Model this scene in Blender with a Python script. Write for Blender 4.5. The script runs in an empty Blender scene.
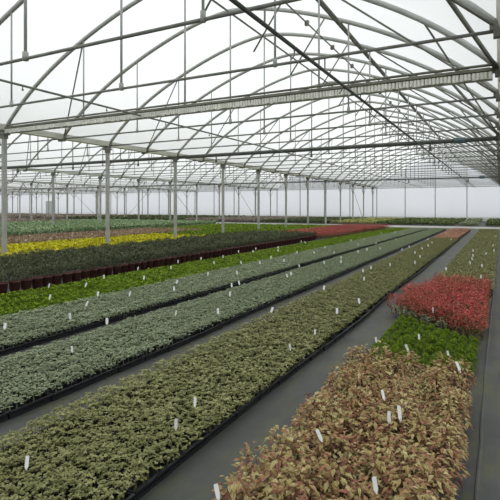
import bpy, math, random
import numpy as np
random.seed(7); rng = np.random.default_rng(7)
SC = bpy.context.scene; COL = SC.collection
PI = math.pi
TH = math.radians(27.81); FPX = 474.0; EYE = 1.5; HY = 207.0
CT, ST = math.cos(TH), math.sin(TH)

# ------------------------------------------------------------------ camera maths (to read the place off the photo)
def proj(x, y, z):
    zf = -x*ST + y*CT
    return 250 + FPX*(x*CT + y*ST)/zf, HY - FPX*(z-EYE)/zf, zf
def unproj(px, py, z):
    zf = FPX*(EYE - z)/(py - HY); xr = (px-250)/FPX*zf
    return xr*CT - zf*ST, xr*ST + zf*CT

# ------------------------------------------------------------------ materials
def mat(name):
    m = bpy.data.materials.new(name); m.use_nodes = True
    nt = m.node_tree; nt.nodes.clear()
    out = nt.nodes.new('ShaderNodeOutputMaterial')
    return m, nt, out
def bsdf_mat(name, col, rough=.6, metal=0.0, var=0.25, scale=6.0, spec=.3):
    m, nt, out = mat(name); N = nt.nodes; L = nt.links
    b = N.new('ShaderNodeBsdfPrincipled'); L.new(b.outputs[0], out.inputs[0])
    b.inputs['Roughness'].default_value = rough; b.inputs['Metallic'].default_value = metal
    b.inputs['Specular IOR Level'].default_value = spec
    tc = N.new('ShaderNodeTexCoord'); nz = N.new('ShaderNodeTexNoise')
    nz.inputs['Scale'].default_value = scale; nz.inputs['Detail'].default_value = 4
    L.new(tc.outputs['Object'], nz.inputs['Vector'])
    r = N.new('ShaderNodeValToRGB')
    c = np.array(col)
    r.color_ramp.elements[0].color = (*(c*(1-var)), 1); r.color_ramp.elements[0].position = .3
    r.color_ramp.elements[1].color = (*np.minimum(c*(1+var), 1), 1); r.color_ramp.elements[1].position = .7
    L.new(nz.outputs['Fac'], r.inputs[0]); L.new(r.outputs[0], b.inputs['Base Color'])
    return m
def leaf_mat(name, stops, rough=.55):
    m, nt, out = mat(name); N = nt.nodes; L = nt.links
    b = N.new('ShaderNodeBsdfPrincipled'); L.new(b.outputs[0], out.inputs[0])
    b.inputs['Roughness'].default_value = rough; b.inputs['Specular IOR Level'].default_value = .25
    a = N.new('ShaderNodeAttribute'); a.attribute_name = 'tint'
    r = N.new('ShaderNodeValToRGB'); e = r.color_ramp.elements
    while len(e) < len(stops): e.new(.5)
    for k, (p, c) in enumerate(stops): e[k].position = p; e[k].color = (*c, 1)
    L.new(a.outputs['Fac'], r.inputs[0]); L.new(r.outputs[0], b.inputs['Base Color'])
    return m
def film_mat(name, col, clear=.12, diff=.12, scale=.5, var=.06):
    m, nt, out = mat(name); N = nt.nodes; L = nt.links
    tr = N.new('ShaderNodeBsdfTranslucent'); df = N.new('ShaderNodeBsdfDiffuse'); tp = N.new('ShaderNodeBsdfTransparent')
    tc = N.new('ShaderNodeTexCoord'); nz = N.new('ShaderNodeTexNoise'); nz.inputs['Scale'].default_value = scale
    nz.inputs['Detail'].default_value = 5
    L.new(tc.outputs['Object'], nz.inputs['Vector'])
    r = N.new('ShaderNodeValToRGB'); c = np.array(col)
    r.color_ramp.elements[0].color = (*(c*(1-var)), 1); r.color_ramp.elements[0].position = .3
    r.color_ramp.elements[1].color = (*np.minimum(c, 1), 1); r.color_ramp.elements[1].position = .65
    L.new(nz.outputs['Fac'], r.inputs[0])
    L.new(r.outputs[0], tr.inputs[0]); df.inputs[0].default_value = (*col, 1)
    m1 = N.new('ShaderNodeMixShader'); m1.inputs[0].default_value = diff
    L.new(tr.outputs[0], m1.inputs[1]); L.new(df.outputs[0], m1.inputs[2])
    m2 = N.new('ShaderNodeMixShader'); m2.inputs[0].default_value = clear
    L.new(m1.outputs[0], m2.inputs[1]); L.new(tp.outputs[0], m2.inputs[2]); L.new(m2.outputs[0], out.inputs[0])
    return m
def s(r, g, b):   # sRGB 0-255 to linear
    f = lambda v: (v/255/12.92) if v/255 <= .04045 else ((v/255+.055)/1.055)**2.4
    return (f(r), f(g), f(b))

M = {}
M['steel'] = bsdf_mat('galvanised_steel', (.46,.47,.44), .5, .15, .12, 3)
M['steel_dark'] = bsdf_mat('weathered_steel', (.24,.245,.215), .55, .1, .25, 5)
M['steel_post'] = bsdf_mat('post_steel', (.44,.445,.41), .55, .1, .15, 2)
M['boom'] = bsdf_mat('dark_pipe', (.105,.115,.10), .5, 0, .2, 2)
M['olive_pipe'] = bsdf_mat('olive_pipe', (.20,.195,.15), .55, .1, .2, 3)
M['gutter'] = bsdf_mat('gutter_metal', (.78,.79,.72), .5, .0, .12, 1.5)
M['olive_dark'] = bsdf_mat('olive_screen_edge', (.13,.125,.075), .7, 0, .4, 9)
M['screen_back'] = bsdf_mat('screen_back_cloth', (.50,.49,.41), .8, 0, .25, 5)
M['cloth'] = bsdf_mat('screen_pleat_cloth', (.86,.85,.78), .8, 0, .12, 7)
M['film'] = film_mat('roof_film', (.865,.885,.87), .05, .10, .35, .06)
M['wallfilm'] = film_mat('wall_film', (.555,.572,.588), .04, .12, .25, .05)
M['tray'] = bsdf_mat('black_tray_plastic', (.022,.023,.026), .4, 0, .2, 4, .4)
M['pot'] = bsdf_mat('maroon_pot_plastic', (.13,.05,.045), .5, 0, .15, 4, .35)
M['soil'] = bsdf_mat('peat', (.03,.024,.018), .9, 0, .3, 30, .1)
M['label'] = bsdf_mat('label_plastic', (.86,.87,.85), .45, 0, .03, 4, .3)
M['concrete'] = bsdf_mat('pale_concrete', (.50,.49,.455), .8, 0, .15, 1.2, .2)
M['door'] = bsdf_mat('door_grey', (.62,.65,.68), .6, 0, .08, 1, .2)
M['blue'] = bsdf_mat('blue_grey_coupling', (.10,.15,.17), .5, 0, .1, 4, .3)

# leaf palettes
M['brown'] = leaf_mat('variegated_bronze_leaf', [(0, (.07,.03,.02)), (.2, (.32,.12,.085)), (.38, (.41,.22,.12)), (.6, (.42,.33,.125)), (.85, (.54,.46,.21)), (1, (.70,.63,.40))])
M['lime'] = leaf_mat('lime_leaf', [(0, (.09,.15,.006)), (.5, (.20,.31,.012)), (1, (.31,.43,.02))])
M['red'] = leaf_mat('red_leaf', [(0, (.10,.08,.03)), (.28, (.25,.20,.08)), (.43, (.38,.10,.065)), (.7, (.70,.07,.09)), (1, (.85,.22,.20))])
M['olive'] = leaf_mat('olive_leaf', [(0, (.19,.19,.07)), (.45, (.27,.275,.105)), (.8, (.36,.355,.15)), (1, (.45,.43,.21))])
M['grey'] = leaf_mat('grey_green_leaf', [(0, (.205,.25,.14)), (.45, (.295,.35,.205)), (.8, (.37,.425,.262)), (1, (.45,.495,.33))])
M['orange'] = leaf_mat('terracotta_leaf', [(0, (.26,.12,.07)), (.5, (.58,.32,.20)), (1, (.72,.48,.34))])
M['hedge'] = leaf_mat('dark_green_leaf', [(0, (.05,.058,.027)), (.5, (.13,.148,.072)), (1, (.22,.24,.12))])
M['yellow'] = leaf_mat('yellow_leaf', [(0, (.18,.20,.008)), (.3, (.60,.56,.015)), (1, (.93,.84,.04))])
M['tan'] = leaf_mat('brown_soil_leaf', [(0, (.22,.15,.09)), (.5, (.42,.30,.19)), (1, (.56,.43,.29))])
M['green'] = leaf_mat('blue_green_leaf', [(0, (.14,.21,.10)), (.5, (.34,.46,.24)), (1, (.46,.57,.33))])
M['palelime'] = leaf_mat('pale_yellow_green_leaf', [(0, (.25,.26,.08)), (.5, (.46,.47,.16)), (1, (.62,.60,.27))])
M['darkmix'] = leaf_mat('mixed_green_leaf', [(0, (.05,.075,.028)), (.6, (.15,.20,.065)), (.85, (.24,.33,.045)), (1, (.33,.43,.06))])
M['darkgreen'] = leaf_mat('deep_green_leaf', [(0, (.06,.08,.03)), (.6, (.14,.17,.07)), (1, (.24,.27,.12))])
M['lilac'] = leaf_mat('brown_grey_leaf', [(0, (.20,.16,.125)), (.5, (.38,.32,.26)), (1, (.52,.45,.37))])

def floor_mat():
    m, nt, out = mat('woven_ground_cover'); N = nt.nodes; L = nt.links
    b = N.new('ShaderNodeBsdfPrincipled'); L.new(b.outputs[0], out.inputs[0]); b.inputs['Roughness'].default_value = .62
    b.inputs['Specular IOR Level'].default_value = .35
    tc = N.new('ShaderNodeTexCoord')
    n1 = N.new('ShaderNodeTexNoise'); n1.inputs['Scale'].default_value = 1.6; n1.inputs['Detail'].default_value = 7; n1.inputs['Roughness'].default_value = .65
    n2 = N.new('ShaderNodeTexNoise'); n2.inputs['Scale'].default_value = 2.2; n2.inputs['Detail'].default_value = 8; n2.inputs['Roughness'].default_value = .7
    w = N.new('ShaderNodeTexWave'); w.inputs['Scale'].default_value = 40; w.bands_direction = 'X'; w.inputs['Distortion'].default_value = 1.5
    mp = N.new('ShaderNodeMapping'); mp.inputs['Scale'].default_value = (2.2, .7, 1)
    L.new(tc.outputs['Object'], mp.inputs[0]); L.new(mp.outputs[0], n2.inputs['Vector'])
    L.new(tc.outputs['Object'], n1.inputs['Vector']); L.new(tc.outputs['Object'], w.inputs['Vector'])
    r = N.new('ShaderNodeValToRGB'); r.color_ramp.elements[0].color = (.068,.069,.067,1); r.color_ramp.elements[0].position = .3
    r.color_ramp.elements[1].color = (.118,.118,.112,1); r.color_ramp.elements[1].position = .72
    L.new(n1.outputs['Fac'], r.inputs[0])
    g = N.new('ShaderNodeValToRGB'); g.color_ramp.elements[0].position = .46; g.color_ramp.elements[1].position = .68
    L.new(n2.outputs['Fac'], g.inputs[0])
    mx = N.new('ShaderNodeMix'); mx.data_type = 'RGBA'; L.new(r.outputs[0], mx.inputs[6]); mx.inputs[7].default_value = (.125,.13,.062,1)
    ml = N.new('ShaderNodeMath'); ml.operation = 'MULTIPLY'; ml.inputs[1].default_value = .85
    L.new(g.outputs[0], ml.inputs[0]); L.new(ml.outputs[0], mx.inputs[0]); L.new(mx.outputs[2], b.inputs['Base Color'])
    bp = N.new('ShaderNodeBump'); bp.inputs['Strength'].default_value = .25; bp.inputs['Distance'].default_value = .01
    L.new(n1.outputs['Fac'], bp.inputs['Height']); L.new(bp.outputs[0], b.inputs['Normal'])
    return m
M['floor'] = floor_mat()

# ------------------------------------------------------------------ mesh helpers
class MB:
    def __init__(self): self.v = []; self.f = []
    def add(self, V, F):
        o = len(self.v); self.v += [tuple(p) for p in V]; self.f += [tuple(i+o for i in q) for q in F]; return self
    def box(self, c, d):
        x, y, z = c; a, b, e = d[0]/2, d[1]/2, d[2]/2
        V = [(x+i*a, y+j*b, z+k*e) for k in (-1,1) for j in (-1,1) for i in (-1,1)]
        return self.add(V, [(0,2,3,1),(4,5,7,6),(0,1,5,4),(2,6,7,3),(0,4,6,2),(1,3,7,5)])
    def tube(self, pts, r, n=8):
        P = [np.array(p, float) for p in pts]; rings = []
        for i, p in enumerate(P):
            t = P[min(i+1, len(P)-1)] - P[max(i-1, 0)]; t /= np.linalg.norm(t)
            up = np.array((0,0,1.)) if abs(t[2]) < .9 else np.array((0,1.,0))
            a = np.cross(t, up); a /= np.linalg.norm(a); b = np.cross(a, t)
            rings.append([p + r*(math.cos(2*PI*k/n)*a + math.sin(2*PI*k/n)*b) for k in range(n)])
        V = [q for rg in rings for q in rg]; F = []
        for i in range(len(P)-1):
            for k in range(n): F.append((i*n+k, i*n+(k+1)%n, (i+1)*n+(k+1)%n, (i+1)*n+k))
        F.append(tuple(range(n))[::-1]); F.append(tuple(range((len(P)-1)*n, len(P)*n)))
        return self.add(V, F)
    def mesh(self, name, m, smooth=False):
        me = bpy.data.meshes.new(name); me.from_pydata(self.v, [], self.f); me.materials.append(m)
        if smooth: me.polygons.foreach_set('use_smooth', [True]*len(me.polygons))
        return me
    def build(self, name, m, parent=None, smooth=False):
        return link(name, self.mesh(name, m, smooth), parent)
def link(name, me, parent=None, loc=None):
    o = bpy.data.objects.new(name, me); COL.objects.link(o)
    if parent: o.parent = parent
    if loc is not None: o.location = loc
    return o
def tag(o, label=None, cat=None, group=None, kind=None):
    if label: o['label'] = label
    if cat: o['category'] = cat
    if group: o['group'] = group
    if kind: o['kind'] = kind
    return o
def thing(name, loc, label, cat, group=None):
    o = link(name, None, None, loc); return tag(o, label, cat, group)
def struct(o): o['kind'] = 'structure'; return o

# ------------------------------------------------------------------ the shell
W = 12.8; HALF = 6.4; YS = 2.05; Y0 = 8.85; YEND = 56.0; YFRONT = -8.0
GZ = EYE + 2.24
NB = 7                                            # bays to the left, one more to the right
_t = np.array([0, .245, .494, .777, 1.0]); _z = np.array([5.22, 4.93, 4.36, 3.43, 2.28]) + EYE
_p = np.polyfit(_t, _z, 4)
def roof_z(t): return float(np.polyval(_p, abs(t)))
def bay_c(k): return .06 - HALF - W*k             # centre of bay k (k = 0 over the camera's left)
def fr(n): return Y0 + YS*n

fl = MB().add([(-95, YFRONT, 0), (14, YFRONT, 0), (14, YEND+1, 0), (-95, YEND+1, 0)], [(0,1,2,3)]).build('floor', M['floor']); struct(fl)
cp = MB().box((-40, 37.6, .012), (106, 3.2, .024)).build('path_strip', M['concrete']); struct(cp)
# overlapping sheet of ground cover beside the right-hand bed, its edge turned up
seam = []; NS = 160
for i in range(NS+1):
    y = .3 + i*.25; j = .003*math.sin(i*1.7) + .006*math.sin(i*.23)
    seam.append([(-.122+j, y, .001), (-.118+j, y, .010), (-.108+j, y, .011), (-.10+j, y, .005), (-.05, y, .006), (3.0, y, .006)])
V = [p for r in seam for p in r]; F = [(i*6+k, i*6+k+1, (i+1)*6+k+1, (i+1)*6+k) for i in range(NS) for k in range(5)]
struct(MB().add(V, F).build('floor_sheet', M['floor']))

for k in range(-1, NB):                            # film roof, one vault per bay
    c = bay_c(k); mb = MB(); ts = np.linspace(-1, 1, 33); ys = [YFRONT] + [fr(n) for n in range(-8, 24)]
    V = []
    for y in ys:
        for t in ts: V.append((c + t*(HALF-.02), y, roof_z(t) + .075))
    F = [(i*33+j, i*33+j+1, (i+1)*33+j+1, (i+1)*33+j) for i in range(len(ys)-1) for j in range(32)]
    o = mb.add(V, F).build('ceiling', M['film'], smooth=True); struct(o)
def end_wall(name, y, x0, x1, bays):
    mb = MB().add([(x0, y, 0), (x1, y, 0), (x1, y, GZ), (x0, y, GZ)], [(0,1,2,3)])
    for k in bays:
        c = bay_c(k); ts = np.linspace(-1, 1, 25); top = [(c+t*HALF, y, max(roof_z(t)+.07, GZ+.01)) for t in ts]; bot = [(c+t*HALF, y, GZ) for t in ts]
        mb.add(top+bot, [(25+i, 25+i+1, i+1, i) for i in range(24)])
    return struct(mb.build(name, M['wallfilm']))
XL = bay_c(NB-1) - HALF; XR = bay_c(-1) + HALF
end_wall('wall_back', YEND, XL, XR, range(-1, NB)); end_wall('wall_front', YFRONT, XL, XR, range(-1, NB))
struct(MB().add([(XL, YFRONT, 0), (XL, YEND, 0), (XL, YEND, GZ), (XL, YFRONT, GZ)], [(0,1,2,3)]).build('wall_left', M['wallfilm']))
struct(MB().add([(XR, YFRONT, 0), (XR, YEND, 0), (XR, YEND, GZ), (XR, YFRONT, GZ)], [(0,1,2,3)]).build('wall_right', M['wallfilm']))
kk = 0
for k in range(-1, NB):                            # end wall posts
    for j in range(4):
        x = bay_c(k) + HALF - j*W/4; kk += 1
        zt = roof_z((x-bay_c(k))/HALF) if j else GZ
        struct(MB().box((x, YEND-.07, zt/2), (.09, .09, zt)).build('trim_%d' % kk, M['steel']))
struct(MB().box(((XL+XR)/2, YEND-.08, GZ-.05), (XR-XL, .07, .09)).build('trim_%d' % (kk+1), M['steel']))
struct(MB().box(((XL+XR)/2, YEND-.05, .2), (XR-XL, .04, .4)).build('baseboard_back', M['gutter']))
dr = struct(MB().box((-68.2, YEND-.05, 1.25), (2.3, .08, 2.5)).build('door_1', M['door']))
MB().box((-67.3, YEND-.13, 1.1), (.06, .08, .2)).build('door_handle', M['steel_dark'], dr)

# ------------------------------------------------------------------ trusses
ORD = ['zeroth','first','second','third','fourth','fifth','sixth','seventh','eighth','ninth','tenth','eleventh','twelfth','thirteenth','fourteenth',
       'fifteenth','sixteenth','seventeenth','eighteenth','nineteenth','twentieth','twenty-first','twenty-second','twenty-third']
BAYN = {-1: 'the bay right of the camera', 0: 'the bay above the camera', 1: 'the second bay leftwards', 2: 'the third bay leftwards', 3: 'the fourth bay leftwards',
        4: 'the fifth bay leftwards', 5: 'the sixth bay leftwards', 6: 'the farthest left bay'}
def arc(n=40):
    return [(t*(HALF-.05), 0, roof_z(t)) for t in np.linspace(-1, 1, n+1)]
ME_ARCH = MB().tube(arc(), .052, 8).mesh('arch', M['steel'], True)
ME_ARCH_FAR = MB().tube(arc(20), .052, 5).mesh('arch', M['steel'], True)
ME_TIE = MB().tube([(-HALF+.1, 0, GZ), (HALF-.1, 0, GZ)], .024, 6).mesh('tie_bar', M['steel_dark'], True)
def hmesh(x, r):
    zt = roof_z(x/HALF); mb = MB().tube([(x, 0, GZ), (x, 0, zt)], r, 6)
    mb.tube([(x, 0, GZ-.03), (x, 0, GZ+.10)], r*1.9, 6); return mb.mesh('hanger', M['steel'], True)
ME_HANG = [hmesh(-3.2, .020), hmesh(0, .024), hmesh(3.2, .020)]
def bracket(sx):
    mb = MB().box((sx*(HALF-.05), 0, GZ-.02), (.17, .10, .13)); mb.box((sx*(HALF-.13), 0, GZ+.08), (.10, .08, .14)); return mb.mesh('bracket', M['steel_dark'])
ME_BR = [bracket(-1), bracket(1)]
q = roof_z(.5)
ME_BRACE = [MB().tube([(sx*3.2, 0, q), (sx*(HALF-.1), YS, GZ+.05)], .02, 6).mesh('brace', M['steel_dark'], True) for sx in (-1, 1)]
ME_BRACE2 = [MB().tube([(sx*5.1, 0, roof_z(5.1/HALF)), (sx*(HALF-.1), 2*YS, GZ+.05)], .038, 6).mesh('brace', M['steel_dark'], True) for sx in (1,)]
ME_BRACE3 = MB().tube([(5.1, 0, roof_z(5.1/HALF)), (HALF-.1, 4*YS, GZ+.05)], .022, 6).mesh('brace', M['steel_dark'], True)
def truss(k, n):
    y = fr(n); c = bay_c(k); group = None
    if k == 0:
        if n == 0: lab = 'galvanised steel roof arch directly above the gathered pale screen'
        elif n > 0: lab = '%s steel roof arch beyond the gathered pale screen, in the nearest bay' % ORD[n]
        else: lab = '%s steel roof arch on the near side of the gathered pale screen' % ORD[-n]
    else:
        lab = 'galvanised steel roof arch with tie bar and hangers over %s' % BAYN[k]; group = 'roof arches over ' + BAYN[k]
    o = thing('roof_arch', (c, y, 0), lab, 'roof arch', group)
    near = k == 0 and n < 10
    link('arch', ME_ARCH if near else ME_ARCH_FAR, o)
    link('tie_bar', ME_TIE, o)
    for h in ME_HANG: link('hanger', h, o)
    for b in ME_BR: link('bracket', b, o)
    if n % 2 == 0:
        for b in ME_BRACE: link('brace', b, o)
        if k in (0, -1) and n % 4 == 2 or n == -2:
            for b in ME_BRACE2: link('brace', b, o)
        if k == 0 and n % 4 == 0 and n >= 0: link('brace', ME_BRACE3, o)
    return o
for n in range(-5, 23): truss(0, n)
for n in range(-3, 23, 1): truss(-1, n) if n < 8 or n % 2 == 0 else None
for k in range(1, NB):
    for n in range(-3, 23):
        y = fr(n); x1 = bay_c(k) + HALF
        if proj(x1, y, 3)[0] > -40 and proj(x1, y, 3)[2] > 0: truss(k, n)

# ------------------------------------------------------------------ columns, gutters
ME_POST = MB().box((0, 0, (GZ-.1)/2), (.105, .105, GZ-.1)).mesh('post', M['steel_post'])
cap = MB().box((0, 0, GZ-.12), (.26, .22, .06)); cap.box((0, 0, GZ-.2), (.16, .14, .12))
ME_CAP = cap.mesh('bracket', M['steel_dark'])
ME_FOOT = MB().box((0, 0, .02), (.22, .22, .04)).mesh('base_plate', M['steel_dark'])
ME_KNEE = [MB().tube([(0, 0, GZ-1.0), (0, sy*.95, GZ-.1)], .025, 6).mesh('knee_brace', M['steel'], True) for sy in (-1, 1)]
for kg in range(0, NB):
    x = .06 + .06*(kg == 0) - W*kg
    for m in range(-1, 12):
        y = Y0 + 2*YS*m
        if kg and proj(x, y, 2)[0] < -40: continue
        if kg == 1:
            i = m + 1
            lab = '%s square steel column from the left in the nearest row of columns' % ORD[i]; g = None
        elif kg == 0:
            lab = 'square steel column beneath the right-hand gutter beside the bare path'; g = 'columns under the right-hand gutter'
        else:
            lab = 'square steel column in the %s row of columns leftwards' % ORD[kg]; g = 'columns in the %s row leftwards' % ORD[kg]
        o = thing('steel_column', (x, y, 0), lab, 'column', g)
        link('post', ME_POST, o); link('bracket', ME_CAP, o); link('base_plate', ME_FOOT, o)
        if m >= 5 and kg: [link('knee_brace', b, o) for b in ME_KNEE]
ys0, ys1 = YFRONT+.1, YEND-.15
for kg in range(-1, NB+1):
    x = .06 + .06*(kg == 0) - W*kg + (.0 if kg < NB else .2) - (.2 if kg == -1 else 0)
    mb = MB(); P = [(-.16, .16), (-.11, .0), (.11, .0), (.16, .16), (.145, .16), (.10, .012), (-.10, .012), (-.145, .16)]
    V = [(x+a, yy, GZ-.02+b) for yy in (ys0, ys1) for a, b in P]
    mb.add(V, [(i, (i+1) % 8, 8+(i+1) % 8, 8+i) for i in range(8)])
    nm = {-1: 'farthest right', 0: 'right-hand', 1: 'nearest left'}.get(kg, ORD[min(kg, 12)] + ' leftward')
    tag(mb.build('roof_gutter', M['gutter']), 'long galvanised rain gutter running to the end wall over the %s column row' % nm, 'gutter')
# diagonal bracing rods between columns near the end wall
for (k, m, d) in ((1, 9, 1), (2, 6, 1), (2, 9, 1), (3, 8, -1), (4, 9, 1)):
    x = .06 - W*k - .02; ya, yb = Y0+2*YS*m, Y0+2*YS*(m+1)
    if d < 0: ya, yb = yb, ya
    tag(MB().tube([(x, ya, GZ-.4), (x, yb, .1)], .022, 6).build('bracing_rod', M['steel'], smooth=True),
        'slanting bracing rod between columns in the %s row leftwards, %s' % (ORD[k], 'mid row' if m == 6 else 'by the end wall'), 'bracing rod')

# ------------------------------------------------------------------ longitudinal roof members
for k in range(-1, NB):
    c = bay_c(k); ya = YFRONT+.2 if k < 1 else (1.0 if k == 1 else 8.0)
    bn = BAYN[k]
    zr = roof_z(0) - .06
    tag(MB().tube([(c, ya, zr), (c, YEND-.1, zr)], .028, 6).build('ridge_purlin', M['steel_dark'], smooth=True), 'straight steel ridge purlin along the crown of ' + bn, 'purlin')
    xv = 2.95; zv = roof_z(xv/HALF) - .07
    o = thing('vent_rail', (c+xv, ya, zv), 'dark twin vent rail along the right roof slope of ' + bn, 'vent rail')
    for dx in (-.05, .05):
        MB().tube([(dx, 0, -dx*.5), (dx, YEND-.2-ya, -dx*.5)], .034, 6).build('rail', M['steel_dark'], o, True)
    if k in (0, 1):
        xs = 2.05; zs = roof_z(xs/HALF) - .16
        o = thing('vent_shaft', (c+xs, ya, zs), 'steel vent shaft with racks just right of the ridge of ' + bn, 'vent shaft')
        MB().tube([(0, 0, 0), (0, YEND-.2-ya, 0)], .02, 6).build('shaft', M['steel_dark'], o, True)
        for n in range(-3, 22):
            y = fr(n) + .3 - ya
            if y < 0: continue
            MB().tube([(.45, y, .02), (-.45, y, -1.25)], .02, 5).build('rack', M['steel_dark'], o, True)
            MB().box((0, y, 0), (.10, .08, .12)).build('pinion_box', M['steel_dark'], o)
# hung water pipes along the bay
def hung_pipe(x, z, r, name, label, nozzle, m):
    o = thing(name, (x, -4, z), label, 'pipe')
    MB().tube([(0, 0, 0), (0, 59.5, 0)], r, 8).build('pipe', m, o, True)
    for i in range(24):
        y = 5.5 + i*2.05
        mb = MB()
        if nozzle:
            mb.tube([(0, y, 0), (0, y, -.075)], .010, 5); mb.tube([(0, y, -.06), (0, y, -.09)], .018, 6)
        else:
            mb.tube([(0, y, 0), (.0, y+.02, -.09), (-.05, y+.03, -.14)], .011, 5)
        mb.build('nozzle' if nozzle else 'hook', M['steel_dark'], o)
    if not nozzle:
        for n in range(-5, 23): MB().box((0, fr(n)+4, (GZ-z)/2), (.02, .012, GZ-z)).build('hanger_strap', M['steel_dark'], o)
hung_pipe(-7.55, EYE+2.17, .022, 'misting_pipe', 'thin dark misting pipe hung lengthwise at tie height, left of mid-bay, with little nozzles', True, M['steel_dark'])
hung_pipe(-2.32, EYE+2.03, .025, 'water_pipe', 'thicker dark water pipe hung lengthwise right of mid-bay with bent hooks', False, M['boom'])
# dark cross booms with drop nozzles
for yb, lab in ((17.1, 'thick dark irrigation pipe crossing all bays under the roof, the nearer one'), (38.95, 'dark irrigation pipe crossing all bays near the end wall, the farther one')):
    o = thing('cross_pipe', (0, yb, GZ-.04), lab, 'pipe')
    MB().tube([(-75, 0, 0), (12.5, 0, 0)], .075 if yb < 20 else .06, 8).build('pipe', M['boom'], o, True)
    for i in range(-2, 17):
        x = -2.1 - 4.27*i
        MB().tube([(x, 0, 0), (x, 0, -.24)], .03, 6).tube([(x, 0, -.2), (x, 0, -.3)], .05, 6).build('drop_nozzle', M['boom'], o)
    MB().tube([(-1.35, 0, 0), (-1.0, 0, 0)], .10, 8).build('coupling', M['blue'], o)
# the gathered screen
def screen(k):
    c = bay_c(k); o = thing('gathered_screen', (c, Y0, GZ), 'pale pleated screen gathered in a long bundle below its olive tube, nearest the camera', 'thermal screen')
    MB().tube([(-HALF+.25, -.10, .10), (HALF-.15, -.10, .10)], .024, 8).build('tube', M['olive_pipe'], o, True)
    MB().box((0, -.12, .03), (2*HALF-.4, .03, .05)).build('rail', M['olive_pipe'], o)
    MB().tube([(-HALF+.25, -.10, .02), (HALF-.15, -.10, .02)], .032, 6).build('rolled_edge', M['olive_dark'], o, True)
    L2 = 2*HALF - .34
    MB().box((-.0, -.07, -.05), (L2, .02, .13)).box((0, .09, -.05), (L2, .02, .13)).build('backing_cloth', M['screen_back'], o)
    mb = MB(); n = int(L2/.062)
    for i in range(n):
        x = -L2/2 + (i+.5)*L2/n; b = -.115 - .02*rng.random(); w = .026 + .009*rng.random(); x += .012*(rng.random()-.5)
        a = [(-w, -.085), (-w*.6, -.122), (w*.6, -.122), (w, -.085)]
        V = [(x+dx, dy, z) for z in (-.012, b) for dx, dy in a]
        mb.add(V, [(0,1,5,4), (1,2,6,5), (2,3,7,6), (3,0,4,7), (0,3,2,1), (4,5,6,7)])
    mb.build('pleated_cloth', M['cloth'], o)
screen(0)

# ------------------------------------------------------------------ plants
def _leaf(b, az, pitch, L, Wd, droop, tint, te, fold=.25, lod=False):
    d = np.array((math.cos(az)*math.cos(pitch), math.sin(az)*math.cos(pitch), math.sin(pitch)))
    sd = np.array((-math.sin(az), math.cos(az), 0.)); nrm = np.cross(d, sd)
    up = nrm if nrm[2] > 0 else -nrm
    b = np.array(b); mid = b + d*L*.5; tip = b + d*L - np.array((0, 0, droop*L))
    Lf = mid + sd*Wd/2; Rt = mid - sd*Wd/2
    if lod: return [b, Rt, tip, Lf], [(0,1,2,3)], [tint, te, tint, te]
    m = mid - up*Wd*fold
    return [b, m, tip, Lf, Rt], [(0,1,2,3), (0,4,2,1)], [tint, tint, tint, te, te]
class Plant:
    def __init__(self): self.V = []; self.F = []; self.T = []
    def leaf(self, *a, **k):
        v, f, t = _leaf(*a, **k); o = len(self.V); self.V += v; self.F += [tuple(i+o for i in q) for q in f]; self.T += t
    def done(self):
        self.V = np.array(self.V); self.F = np.array(self.F); self.T = np.clip(np.array(self.T), 0, 1); return self
R_ = random.random
def U(a, b): return a + (b-a)*R_()
def dome_pt(r, h, z0):
    u = R_(); el = math.asin(.12 + .88*u); az = U(0, 2*PI); k = U(.72, 1.0)
    return np.array((r*k*math.cos(el)*math.cos(az), r*k*math.cos(el)*math.sin(az), z0 + h*k*math.sin(el))), az, el
def make_brown(lod=False):
    p = Plant(); base = U(-.12, .12)
    for i in range(170):
        b, az, el = dome_pt(.112, .21, .05); t = base + U(.1, .95) ; az += U(-.8, .8)
        p.leaf(b*np.array((.8,.8,1)), az, U(-.5, .75), U(.028, .046), U(.015, .022), U(.1, .6), t*.8, t + U(.0, .35), .25)
    for i in range(5):
        a = U(0, 2*PI); p.leaf((0, 0, .0), a, 1.2, .2, .008, 0, .05, .1)
    return p.done()
def make_rosette(ntip, nl, ll, lw, r, h, z0, tr=(.2, .9), lod=False):
    p = Plant(); base = U(-.12, .12)
    for i in range(ntip):
        b, az, el = dome_pt(r, h, z0); t = base + U(*tr); a0 = U(0, 2*PI)
        for j in range(nl):
            p.leaf(b, a0 + j*2*PI/nl + U(-.3, .3), U(.05, .9), ll*U(.75, 1.2), lw*U(.8, 1.2), U(0, .25), t + U(-.18, .12), t + U(-.1, .2), .2, lod=lod)
    p.leaf((0, 0, 0), U(0, 6), 1.5, z0+h*.6, .012, 0, 0, 0, lod=lod)
    return p.done()
def make_tuft(n, ll, lw, r, h, z0, lod=False, tr=(.15, .95), pit=(.5, 1.3)):
    p = Plant(); base = U(-.12, .12)
    for i in range(n):
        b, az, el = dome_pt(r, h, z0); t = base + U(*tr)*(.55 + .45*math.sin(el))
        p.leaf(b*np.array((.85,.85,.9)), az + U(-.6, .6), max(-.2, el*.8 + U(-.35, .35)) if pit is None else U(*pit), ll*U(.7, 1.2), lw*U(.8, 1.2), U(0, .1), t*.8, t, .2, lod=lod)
    p.leaf((0, 0, 0), U(0, 6), 1.5, z0+h*.6, .012, 0, 0, 0, lod=lod)
    return p.done()
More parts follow.
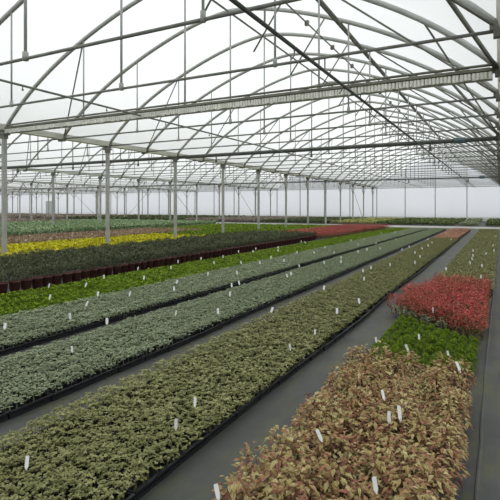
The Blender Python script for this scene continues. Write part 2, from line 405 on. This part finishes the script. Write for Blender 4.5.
def make_red(lod=False):
    p = Plant(); base = U(-.12, .12); n = 30 if lod else 150
    for i in range(n):
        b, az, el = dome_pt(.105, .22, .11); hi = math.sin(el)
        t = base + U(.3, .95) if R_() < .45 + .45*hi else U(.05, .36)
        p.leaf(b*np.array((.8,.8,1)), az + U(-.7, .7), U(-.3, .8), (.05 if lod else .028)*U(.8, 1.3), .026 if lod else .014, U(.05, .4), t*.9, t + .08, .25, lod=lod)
    for i in range(20): p.leaf((U(-.05,.05), U(-.05,.05), U(.0,.12)), U(0, 6.28), U(.2, 1.3), .07, .02, .1, .1, .2, lod=lod)
    return p.done()

def bake(p, name, m):
    me = bpy.data.meshes.new(name); me.from_pydata([tuple(v) for v in p.V], [], [tuple(f) for f in p.F]); me.materials.append(m)
    a = me.attributes.new('tint', 'FLOAT', 'POINT'); a.data.foreach_set('value', p.T.astype(np.float32)); return me
def mass(name, pts, protos, m, scale=(.9, 1.15), zs=None, dtint=.1):
    VV, FF, TT = [], [], []; o = 0
    cx = (pts[:,0] - .06) / W; cy = (pts[:,1] - Y0) / (2*YS)      # leave room round the column feet
    pts = pts[np.hypot((cx - np.round(cx))*W, (cy - np.round(cy))*2*YS) > .22]
    idx = rng.integers(0, len(protos), len(pts))
    for k, p in enumerate(protos):
        P = pts[idx == k]; n = len(P)
        if n == 0: continue
        a = rng.random(n)*2*PI; sc = scale[0] + rng.random(n)*(scale[1]-scale[0]); c, sn = np.cos(a)*sc, np.sin(a)*sc
        V = np.empty((n, len(p.V), 3)); V[:,:,0] = c[:,None]*p.V[:,0] - sn[:,None]*p.V[:,1] + P[:,0:1]
        V[:,:,1] = sn[:,None]*p.V[:,0] + c[:,None]*p.V[:,1] + P[:,1:2]; V[:,:,2] = sc[:,None]*p.V[:,2] + P[:,2:3]
        F = p.F[None] + (np.arange(n)*len(p.V))[:,None,None] + o
        VV.append(V.reshape(-1, 3)); FF.append(F.reshape(-1, p.F.shape[1])); o += n*len(p.V)
        TT.append(np.clip(p.T[None] + (rng.random(n)*2-1)[:,None]*dtint, 0, 1).ravel())
    V = np.concatenate(VV); F = np.concatenate(FF); T = np.concatenate(TT)
    me = bpy.data.meshes.new(name); me.vertices.add(len(V)); me.vertices.foreach_set('co', V.astype(np.float32).ravel())
    nv = F.shape[1]; me.loops.add(F.size); me.loops.foreach_set('vertex_index', F.astype(np.int32).ravel())
    me.polygons.add(len(F)); me.polygons.foreach_set('loop_start', np.arange(0, F.size, nv, dtype=np.int32))
    me.materials.append(m); a = me.attributes.new('tint', 'FLOAT', 'POINT'); a.data.foreach_set('value', T.astype(np.float32))
    me.update(calc_edges=True)
    return link(name, me)
def grid(xl, xr, y0, y1, sx, sy, jit=.2, z=0.0):
    """xl, xr: (at y=5, at y=33), linear in y; rows along y"""
    pts = []; ny = int((y1-y0)/sy)
    for j in range(ny+1):
        y = y0 + j*sy; u = (y-5)/28
        a = xl[0] + (xl[1]-xl[0])*u; b = xr[0] + (xr[1]-xr[0])*u
        w = b - a; n = max(1, int(round(w/sx)))
        for i in range(n):
            pts.append((a + (i+.5)*w/n + U(-jit, jit)*sx, y + U(-jit, jit)*sy + (.5*sy if i % 2 else 0), z))
    return np.array(pts)
def in_view(P, z):
    out = np.zeros(len(P), bool)
    for i, (x, y, _) in enumerate(P):
        zf = -x*ST + y*CT
        if zf < .3: continue
        px, py, _z = proj(x, y, z); out[i] = -12 < px < 512 and py < 540
    return out
PLANTS = []
def bed(name, kind, cat, m, pts, near_fn, lod_fn, label, group, rest_label, zt, nvar=6, limit=300, pot=None, keep_out=True, scale=(.9, 1.15), dtint=.17):
    P = pts[in_view(pts, zt)] if keep_out else pts
    PLANTS.append(P[:,:2])
    d = -P[:,0]*ST + P[:,1]*CT
    order = np.argsort(d); A = P[order[:limit]]; B = P[order[limit:]]
    protos = [near_fn() for _ in range(nvar)]
    meshes = [bake(p, kind, M[m]) for p in protos]
    for (x, y, z) in A:
        sc = U(*scale)
        if pot is None:
            o = link(name, random.choice(meshes), None, (x, y, z)); o.rotation_euler = (0, 0, U(0, 6.28)); o.scale = (sc, sc, sc*U(.92, 1.08))
            tag(o, label, cat, group)
        else:
            o = thing(name, (x, y, z), label, cat, group); o.rotation_euler = (0, 0, U(0, 6.28))
            f = link('foliage', random.choice(meshes), o); f.scale = (sc, sc, sc)
            link('pot', pot, o)
    if len(B):
        o = mass(kind, B, [lod_fn() for _ in range(nvar)], M[m], scale, dtint=dtint); tag(o, rest_label, cat, None, 'stuff')
    return len(A), len(B)

# right-hand bed
front_y = lambda x: 5.62 + .85*(-.12 - x)          # the slanting front of the red plants
lime_pts = grid((-1.13,-1.13), (-.2,-.2), 4.42, 6.7, .096, .096, .14); lime_pts = lime_pts[lime_pts[:,1] < front_y(lime_pts[:,0]) - .17]
red_pts = grid((-1.36,-1.36), (-.16,-.16), 5.6, 9.0, .12, .12, .18)
red_pts = red_pts[(red_pts[:,1] > front_y(red_pts[:,0])) & (red_pts[:,0] > -1.36 + .17*(red_pts[:,1]-6.6))]
bed('bronze_shrub', 'bronze_shrub', 'plant', 'brown', grid((-1.13,-1.13), (-.22,-.22), 1.0, 4.2, .125, .125, .18), make_brown, make_brown,
    'bronze and cream leaved potted shrub in the nearest right-hand bed', 'bronze shrubs in the nearest right-hand bed', '', .25, 8, scale=(.78, 1.2))
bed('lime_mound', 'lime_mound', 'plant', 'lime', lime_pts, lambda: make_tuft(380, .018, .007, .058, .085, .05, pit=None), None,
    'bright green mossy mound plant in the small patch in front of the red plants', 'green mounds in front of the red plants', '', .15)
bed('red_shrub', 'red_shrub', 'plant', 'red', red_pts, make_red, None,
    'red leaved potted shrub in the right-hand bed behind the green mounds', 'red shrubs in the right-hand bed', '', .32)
bed('silver_leaf_plant', 'silver_leaf_plant', 'plant', 'grey', np.array([(-1.2+.115*i + U(-.02,.02), front_y(-1.2+.115*i) - U(.06,.12), 0) for i in range(6)]), lambda: make_rosette(26, 5, .02, .011, .06, .12, .08), None,
    'small silvery green plant squeezed between the green mounds and red shrubs', 'silvery plants in front of the red shrubs', '', .2, 3)
near_ol = lambda: make_rosette(22, 6, .013, .0095, .046, .045, .08)
far_ol = lambda: make_rosette(15, 4, .022, .015, .05, .045, .08, lod=True)
bed('olive_bedding_plant', 'olive_bedding_plant', 'plant', 'olive', grid((-1.1,-1.12), (-.1,-.07), 9.1, 33.2, .075, .075), far_ol, far_ol,
    'small olive green bedding plant in the right-hand bed behind the red shrubs', 'olive plants behind the red shrubs', 'dense olive green bedding plants filling the back of the right-hand bed', .16, limit=60)
# wide olive bed
bed('olive_bedding_plant', 'olive_bedding_plant', 'plant', 'olive', grid((-2.68,-2.68), (-1.63,-1.63), .3, 22.6, .064, .064), near_ol, lambda: make_rosette(16, 5, .018, .012, .046, .045, .08, lod=True),
    'small olive green plant at the near end of the wide tray bed beside the path', 'olive plants at the near end of the tray bed', 'dense olive green bedding plants further along the tray bed left of the path', .16, 10, limit=240)
bed('terracotta_plant', 'terracotta_plant', 'plant', 'orange', grid((-2.68,-2.68), (-1.66,-1.66), 22.75, 33.0, .13, .13), lambda: make_rosette(9, 4, .05, .036, .07, .08, .07, lod=True), lambda: make_rosette(9, 4, .05, .036, .07, .08, .07, lod=True),
    'terracotta coloured bedding plant at the far end of the tray bed', 'terracotta plants at the end of the tray bed', 'terracotta coloured bedding plants massed at the far end of the tray bed', .16, 4)
near_gr = lambda: make_rosette(22, 5, .014, .009, .048, .042, .075)
far_gr = lambda: make_rosette(15, 4, .021, .013, .049, .042, .075, lod=True)
bed('silver_bedding_plant', 'silver_bedding_plant', 'plant', 'grey', grid((-4.07,-3.98), (-3.06,-3.09), 1.5, 33.2, .068, .068), near_gr, far_gr,
    'small grey green plant at the near end of the bed beside the olive bed', 'grey green plants beside the olive tray bed', 'dense grey green bedding plants further along the bed beside the olive tray bed', .15, limit=160)
bed('silver_bedding_plant', 'silver_bedding_plant', 'plant', 'grey', grid((-5.6,-5.12), (-4.42,-4.2), 2.5, 33.2, .068, .068), near_gr, far_gr,
    'small grey green plant at the near end of the bed beside the lime strip', 'grey green plants beside the lime strip', 'dense grey green bedding plants further along the bed beside the lime strip', .15, limit=140)
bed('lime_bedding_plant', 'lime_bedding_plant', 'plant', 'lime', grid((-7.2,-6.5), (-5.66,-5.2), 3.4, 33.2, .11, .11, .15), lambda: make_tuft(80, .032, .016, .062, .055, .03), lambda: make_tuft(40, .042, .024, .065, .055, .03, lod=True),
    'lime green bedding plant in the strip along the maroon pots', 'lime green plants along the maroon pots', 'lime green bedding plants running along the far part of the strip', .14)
# dark hedge of potted plants
pm = MB(); n = 14
rings = [(.075, 0), (.098, .19), (.104, .19), (.104, .215), (.096, .215), (.09, .19)]
V = [(r*math.cos(2*PI*k/n), r*math.sin(2*PI*k/n), z) for r, z in rings for k in range(n)]
F = [(i*n+k, i*n+(k+1) % n, (i+1)*n+(k+1) % n, (i+1)*n+k) for i in range(len(rings)-1) for k in range(n)]
F.append(tuple(range(n))[::-1]); F.append(tuple(range((len(rings)-1)*n, len(rings)*n))); pm.add(V, F)
ME_POT = pm.mesh('pot', M['pot'], True)
hg = grid((-10.75,-10.75), (-7.38,-7.38), 3.6, 20.6, .225, .225, .05)
front = hg[:,0] > -7.62
# the front row shows its pots: nearest to the eye in the ordering
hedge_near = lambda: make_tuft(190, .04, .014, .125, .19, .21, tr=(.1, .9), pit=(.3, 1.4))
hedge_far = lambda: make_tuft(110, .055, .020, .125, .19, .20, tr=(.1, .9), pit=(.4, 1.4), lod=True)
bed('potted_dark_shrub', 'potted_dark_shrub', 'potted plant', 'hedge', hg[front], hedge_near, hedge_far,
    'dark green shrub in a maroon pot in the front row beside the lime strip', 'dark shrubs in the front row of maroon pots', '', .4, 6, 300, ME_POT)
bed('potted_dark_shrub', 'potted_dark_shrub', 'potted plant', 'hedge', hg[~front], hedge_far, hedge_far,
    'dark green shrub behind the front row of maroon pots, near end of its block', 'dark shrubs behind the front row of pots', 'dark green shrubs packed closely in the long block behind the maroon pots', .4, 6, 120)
bed('red_shrub', 'red_shrub', 'plant', 'red', grid((-9.9,-9.7), (-7.3,-6.62), 20.9, 33.2, .16, .16), lambda: make_red(True), lambda: make_red(True),
    'small red shrub in the distant block at the end of the dark hedge', 'red shrubs in the distant block', 'red shrubs massed in the distant block beyond the dark hedge', .3, 4, limit=100)
bed('red_shrub', 'lime_bedding_plant', 'plant', 'lime', np.concatenate([grid((-15.2,-15.2), (-10,-10), 22.5, 33.2, .2, .2), grid((-15.3,-15.3), (-12.95,-12.95), 18.7, 22.3, .2, .2), grid((-12.5,-12.5), (-10.95,-10.95), 19.2, 22.3, .2, .2)]), lambda: make_tuft(24, .10, .05, .11, .12, .05, lod=True), lambda: make_tuft(24, .10, .05, .11, .12, .05, lod=True),
    '', None, 'lime green plants in the distant block behind the yellow plants', .2, 4, 0)
yel = lambda: make_tuft(26, .085, .05, .085, .13, .06, lod=True, tr=(.2, 1.0))
yp = np.concatenate([grid((-12.5,-12.5), (-10.95,-10.95), 6.5, 19, .19, .19, .1), grid((-15.3,-15.3), (-12.95,-12.95), 8, 18.5, .19, .19, .1)])
bed('yellow_plant', 'yellow_plant', 'plant', 'yellow', yp, yel, yel, 'golden yellow plant in the yellow band behind the dark hedge, near the columns', 'golden yellow plants by the columns',
    'golden yellow plants in the far part of the yellow band', .2, 6)
tanp = lambda: make_tuft(22, .09, .05, .10, .12, .05, lod=True)
def stuff_bed(kind, m, pts, fn, lab, zt=.2, sc=(.9, 1.15)):
    P = pts[in_view(pts, zt)]; PLANTS.append(P[:,:2])
    tag(mass(kind, P, [fn() for _ in range(4)], M[m], sc, dtint=.15), lab, 'plants', None, 'stuff')
stuff_bed('brown_bedding_plant', 'tan', grid((-19.8,-19.8), (-15.8,-15.8), 9, 24, .19, .19), tanp, 'brownish low plants in the band behind the yellow plants')
stuff_bed('lime_bedding_plant', 'lime', grid((-19.8,-19.8), (-15.5,-15.5), 24.2, 33.2, .2, .2), tanp, 'light green low plants in line with the brown band, further off')
big = lambda: make_tuft(30, .13, .06, .15, .26, .1, lod=True)
stuff_bed('green_bedding_plant', 'green', grid((-33,-33), (-20.4,-20.4), 12, 33.2, .27, .27), big, 'soft blue green plants in the broad block beyond the brown band')
stuff_bed('brown_grey_plant', 'lilac', grid((-48,-48), (-34,-34), 20, 33.2, .4, .4), lambda: make_tuft(30, .16, .09, .24, .22, .06, lod=True), 'grey brown plants in the distant block at the left edge')
far = lambda: make_tuft(26, .13, .08, .16, .22, .06, lod=True)
FB = [('green_brown_plant', 'darkmix', -1.0, 6, 'mixed lime and brown plants beyond the pale path at the right edge', .22), ('silver_bedding_plant', 'grey', -2.85, -1.6, 'grey green plants beyond the pale path, beside the narrow aisle', .2),
      ('mixed_green_plant', 'darkmix', -9.3, -3.2, 'dark and lime green plants beyond the pale path, below the two middle wall posts', .24), ('pale_lime_plant', 'palelime', -13.2, -9.5, 'pale yellow green bushy plants beyond the pale path by the last columns', .34),
      ('dark_green_plant', 'darkgreen', -20, -13.4, 'dull dark green plants beyond the pale path left of the pale bushy ones', .28), ('brown_grey_plant', 'lilac', -29, -20.2, 'grey brown plants beyond the pale path, in front of the end wall', .28),
      ('dark_green_plant', 'darkgreen', -46, -29.3, 'dark green plants far off along the end wall, left of the grey brown ones', .3), ('brown_grey_plant', 'lilac', -80, -46.5, 'grey brown plants far off at the left along the end wall', .3)]
for kind, m, a, b, lab, zt in FB:
    stuff_bed(kind, m, grid((a, a), (b, b), 40.3, 55, .3 if a > -30 else .5, .3 if a > -30 else .5), far if a > -30 else (lambda: make_tuft(26, .2, .13, .28, .24, .06, lod=True)), lab, .2)

# ------------------------------------------------------------------ trays along the path edges
def tray_mesh(w, l, h):
    mb = MB(); t = .006
    mb.box((0, 0, .010), (w, l, .02))
    for sx in (-1, 1):
        V = [(sx*(w/2-.012), -l/2, .0), (sx*w/2, -l/2, h), (sx*(w/2-t), -l/2, h), (sx*(w/2-.02), -l/2, .0)]; V += [(a, l/2, c) for a, b_, c in V]
        mb.add(V, [(0,1,5,4), (1,2,6,5), (2,3,7,6), (3,0,4,7), (0,3,2,1), (4,5,6,7)])
        mb.box((sx*(w/2+.006), 0, h), (.016, l, .008))
    for sy in (-1, 1): mb.box((0, sy*(l/2-.004), h/2), (w-.01, .006, h))
    for i in range(1, 6):
        mb.box((-w/2 + i*w/6, 0, .035), (.006, l-.02, .05))
    return mb
def tray_row(xe, y0, y1, lab, group, bulge=0, wdt=.52):
    me = tray_mesh(wdt, .352, .055).mesh('plant_tray', M['tray']); n = int((y1-y0)/.36); off = 0
    for i in range(n):
        y = y0 + .36*i + .18; u = (y-5)/28; x = xe[0] + (xe[1]-xe[0])*u
        if i % 3 == 0: off = U(-.010, .010)
        zf = -x*ST + y*CT
        if zf < .3: continue
        px, py, _ = proj(x, y, 0)
        if px < -25 or py > 560: continue
        o = link('plant_tray', me, None, (x - wdt/2 + off + bulge*math.sin(y*1.1 + xe[0]*3), y, .001)); o.rotation_euler = (0, 0, U(-.012, .012))
        tag(o, lab, 'tray', group)
tray_row((-1.62,-1.62), .4, 33.1, 'black plastic plug tray at the path edge of the olive bed', 'trays along the olive bed', .018)
tray_row((-3.06,-3.08), 1.8, 33.1, 'black plug tray at the edge of the grey green bed beside the olive bed', 'trays along the nearer grey green bed', .022)
tray_row((-4.42,-4.2), 3.0, 33.1, 'black plug tray at the edge of the grey green bed beside the lime strip', 'trays along the farther grey green bed', .022)
# dark peat under the plants
def peat(name, a, b, y0, y1, lab, z=.026):
    u = lambda y: (y-5)/28
    V = [(a[0]+(a[1]-a[0])*u(y), y, zz) for y in (y0, y1) for zz in (.002, z)] + [(b[0]+(b[1]-b[0])*u(y), y, zz) for y in (y0, y1) for zz in (.002, z)]
    o = MB().add(V, [(0,1,3,2), (4,6,7,5), (1,5,7,3), (0,4,5,1), (2,3,7,6)]).build(name, M['soil']); tag(o, lab, 'soil', None, 'stuff')
peat('peat_bed', (-2.68,-2.68), (-2.15,-2.15), .3, 33.1, 'dark peat under the inner half of the olive bed')
peat('peat_bed', (-4.07,-3.98), (-3.6,-3.62), 1.5, 33.1, 'dark peat under the nearer grey green bed')
peat('peat_bed', (-5.6,-5.12), (-4.96,-4.74), 2.5, 33.1, 'dark peat under the farther grey green bed')
peat('peat_bed', (-7.25,-6.5), (-5.64,-5.2), 3.4, 33.1, 'dark peat under the lime green strip')
peat('peat_bed', (-1.08,-1.1), (-.12,-.09), 8.9, 33.1, 'dark peat under the olive plants behind the red shrubs')

# ------------------------------------------------------------------ white plant labels
def label_mesh():
    w = .0105; Z = [(-.075, .002), (-.045, w), (.046, w), (.052, w*.7)]; mb = MB(); V = []
    for z, ww in Z: V += [(-ww, -.001, z), (ww, -.001, z), (ww, .001, z), (-ww, .001, z)]
    F = [(i*4+k, i*4+(k+1) % 4, (i+1)*4+(k+1) % 4, (i+1)*4+k) for i in range(3) for k in range(4)] + [(0,3,2,1), (12,13,14,15)]
    return mb.add(V, F).mesh('plant_label', M['label'])
ME_LAB = label_mesh(); ALLP = None
def lab(px, py, z, label, group=None, tilt=None, sc=.85, zs=.62):
    x, y = unproj(px, py, z + .012)
    global ALLP
    if ALLP is None: ALLP = np.concatenate(PLANTS)
    D = np.hypot(ALLP[:,0]-x, ALLP[:,1]-y); j = int(D.argmin())
    if D[j] > .10: x += (ALLP[j,0]-x)*(1-.05/D[j]); y += (ALLP[j,1]-y)*(1-.05/D[j])
    o = link('plant_label', ME_LAB, None, (x, y, z+.004)); o.scale = (sc*1.1, 1, sc*zs)
    o.rotation_euler = (U(-.6, -.15), U(-.2, .2) if tilt is None else tilt, TH + U(-.5, .5))
    tag(o, label, 'plant label', group)
B = .285
lab(217, 489, B-.03, 'white plant label at the bottom corner of the bronze bed, by the path', tilt=-.2)
lab(319, 433, B, 'white plant label standing alone in the middle left of the bronze bed', tilt=-.25)
lab(375, 482, B, 'white plant label low in the bronze bed, nearest the camera on its right', tilt=-.12)
lab(383, 393, B, 'small white plant label just behind the slanting one in the bronze bed', tilt=.05)
lab(399.5, 411, B, 'bright white plant label leaning right amid the bronze bed', tilt=.3, sc=1.15)
lab(389, 415, B-.01, 'dull grey white plant label half sunk left of the leaning one', tilt=.1, sc=.9)
lab(458, 365, .27, 'white plant label at the far right corner of the bronze bed', tilt=.05, sc=1.1)
lab(448, 353, .15, 'white plant label in the green mounds, nearest the bed edge', tilt=0)
lab(376, 339, .14, 'white plant label in the green mounds, nearest the path', tilt=-.12)
lab(407, 347, .15, 'white plant label leaning left where the green mounds meet the bronze shrubs', tilt=-.35, sc=1.1)
lab(419, 336, .14, 'upright white plant label amid the green mounds', tilt=0)
lab(433, 309, .26, 'white plant label in front of the red shrubs, lying aslant', tilt=.3)
lab(481, 276, .33, 'white plant label at the back edge of the red shrubs', tilt=0)
def labs(pts, z, label, group):
    for px, py in pts: lab(px, py, z + .012, label, group, None, 1.3, .5)
labs([(446,268),(482,265),(486,253),(473,255),(470,262),(472,258),(493,245),(494,250),(473,250),(496,236)], .155, 'white plant label in the olive bed behind the red shrubs', 'labels behind the red shrubs')
lab(27, 460, .155, 'white plant label nearest the bottom left corner, in the olive tray bed')
lab(176, 422, .155, 'white plant label in the olive tray bed, the nearer of the two side by side', tilt=.05)
lab(195, 400, .155, 'white plant label in the olive tray bed, the farther of the two side by side', tilt=0)
lab(290, 346, .155, 'white plant label in the olive tray bed nearest its path edge, halfway along')
lab(315, 331, .155, 'white plant label leaning near the path edge of the olive tray bed', tilt=.2)
labs([(446,234),(451,239)], .155, 'white plant label among the terracotta plants', 'labels among the terracotta plants')
labs([(337,310),(359,300),(272,309),(324,287),(364,278),(363,270),(428,239),(428,245),(422,248),(432,242),(420,256),(402,249),(415,252),(415,262),(390,264),(409,246),(371,267)],
     .155, 'small white plant label in the far half of the olive tray bed', 'labels in the far half of the olive bed')
labs([(287,275),(291,273),(324,262),(341,261),(293,265),(341,257),(334,252),(358,251),(380,248),(367,249),(376,243),(396,239),(228,284),(218,310),(230,293),(239,282),(107,320)],
     .145, 'white plant label in the grey green bed next to the olive tray bed', 'labels in the nearer grey green bed')
lab(72, 348, .145, 'white plant label nearest the left end of the grey green bed beside the olive bed'.replace('the left end of ', 'the camera in '))
lab(176, 312, .145, 'white plant label upright in the grey green bed by its tray edge', tilt=0)
labs([(260,262),(271,257),(284,260),(297,252),(314,252),(325,247),(130,293),(174,288),(177,281),(237,272),(208,273),(87,303),(70,315),(5,325),(241,262),(358,244),(351,240),(404,234)],
     .145, 'white plant label in the grey green bed next to the lime strip', 'labels in the farther grey green bed')
labs([(49,285),(86,284),(104,276),(50,296),(98,293),(138,268),(144,277),(171,267),(178,261),(201,258),(214,262),(223,256),(235,251),(253,251),(250,248),(261,246),(276,243),(287,242),(278,247),(298,241),(305,242),(278,250),(364,239),(381,233),(395,232)],
     .14, 'white plant label in the lime green strip', 'labels in the lime strip')
labs([(92,234),(100,231),(116,232),(132,231),(141,227),(150,227),(153,226),(30,235),(26,240),(51,238),(73,233),(72,236)], .2, 'white plant label in the band of brown plants behind the yellow ones', 'labels in the brown band')

# ------------------------------------------------------------------ light, camera
w = bpy.data.worlds.new('overcast_sky'); SC.world = w; w.use_nodes = True; nt = w.node_tree; nt.nodes.clear()
out = nt.nodes.new('ShaderNodeOutputWorld'); bg = nt.nodes.new('ShaderNodeBackground'); nt.links.new(bg.outputs[0], out.inputs[0])
tc = nt.nodes.new('ShaderNodeTexCoord'); sx = nt.nodes.new('ShaderNodeSeparateXYZ'); nt.links.new(tc.outputs['Generated'], sx.inputs[0])
mr = nt.nodes.new('ShaderNodeMapRange'); mr.inputs[1].default_value = 1; mr.inputs[2].default_value = -1; mr.inputs[3].default_value = .84; mr.inputs[4].default_value = 1.10
nt.links.new(sx.outputs[0], mr.inputs[0]); nt.links.new(mr.outputs[0], bg.inputs[1]); bg.inputs[0].default_value = (.97, .985, 1, 1)
cam = bpy.data.cameras.new('camera'); co = bpy.data.objects.new('camera', cam); COL.objects.link(co)
co.location = (0, 0, EYE); co.rotation_euler = (PI/2, 0, TH); cam.sensor_width = 36; cam.lens = FPX/500*36; cam.shift_y = -(250-HY)/500
cam.clip_end = 300; cam.clip_start = .05
SC.camera = co
vs = SC.view_settings; vs.view_transform = 'Standard'; vs.look = 'None'; vs.gamma = 1; vs.use_curve_mapping = False; vs.exposure = 0.50
cy = SC.cycles; cy.max_bounces = 8; cy.diffuse_bounces = 5; cy.transmission_bounces = 5; cy.transparent_max_bounces = 12; cy.use_denoising = True
cy.sample_clamp_indirect = 6
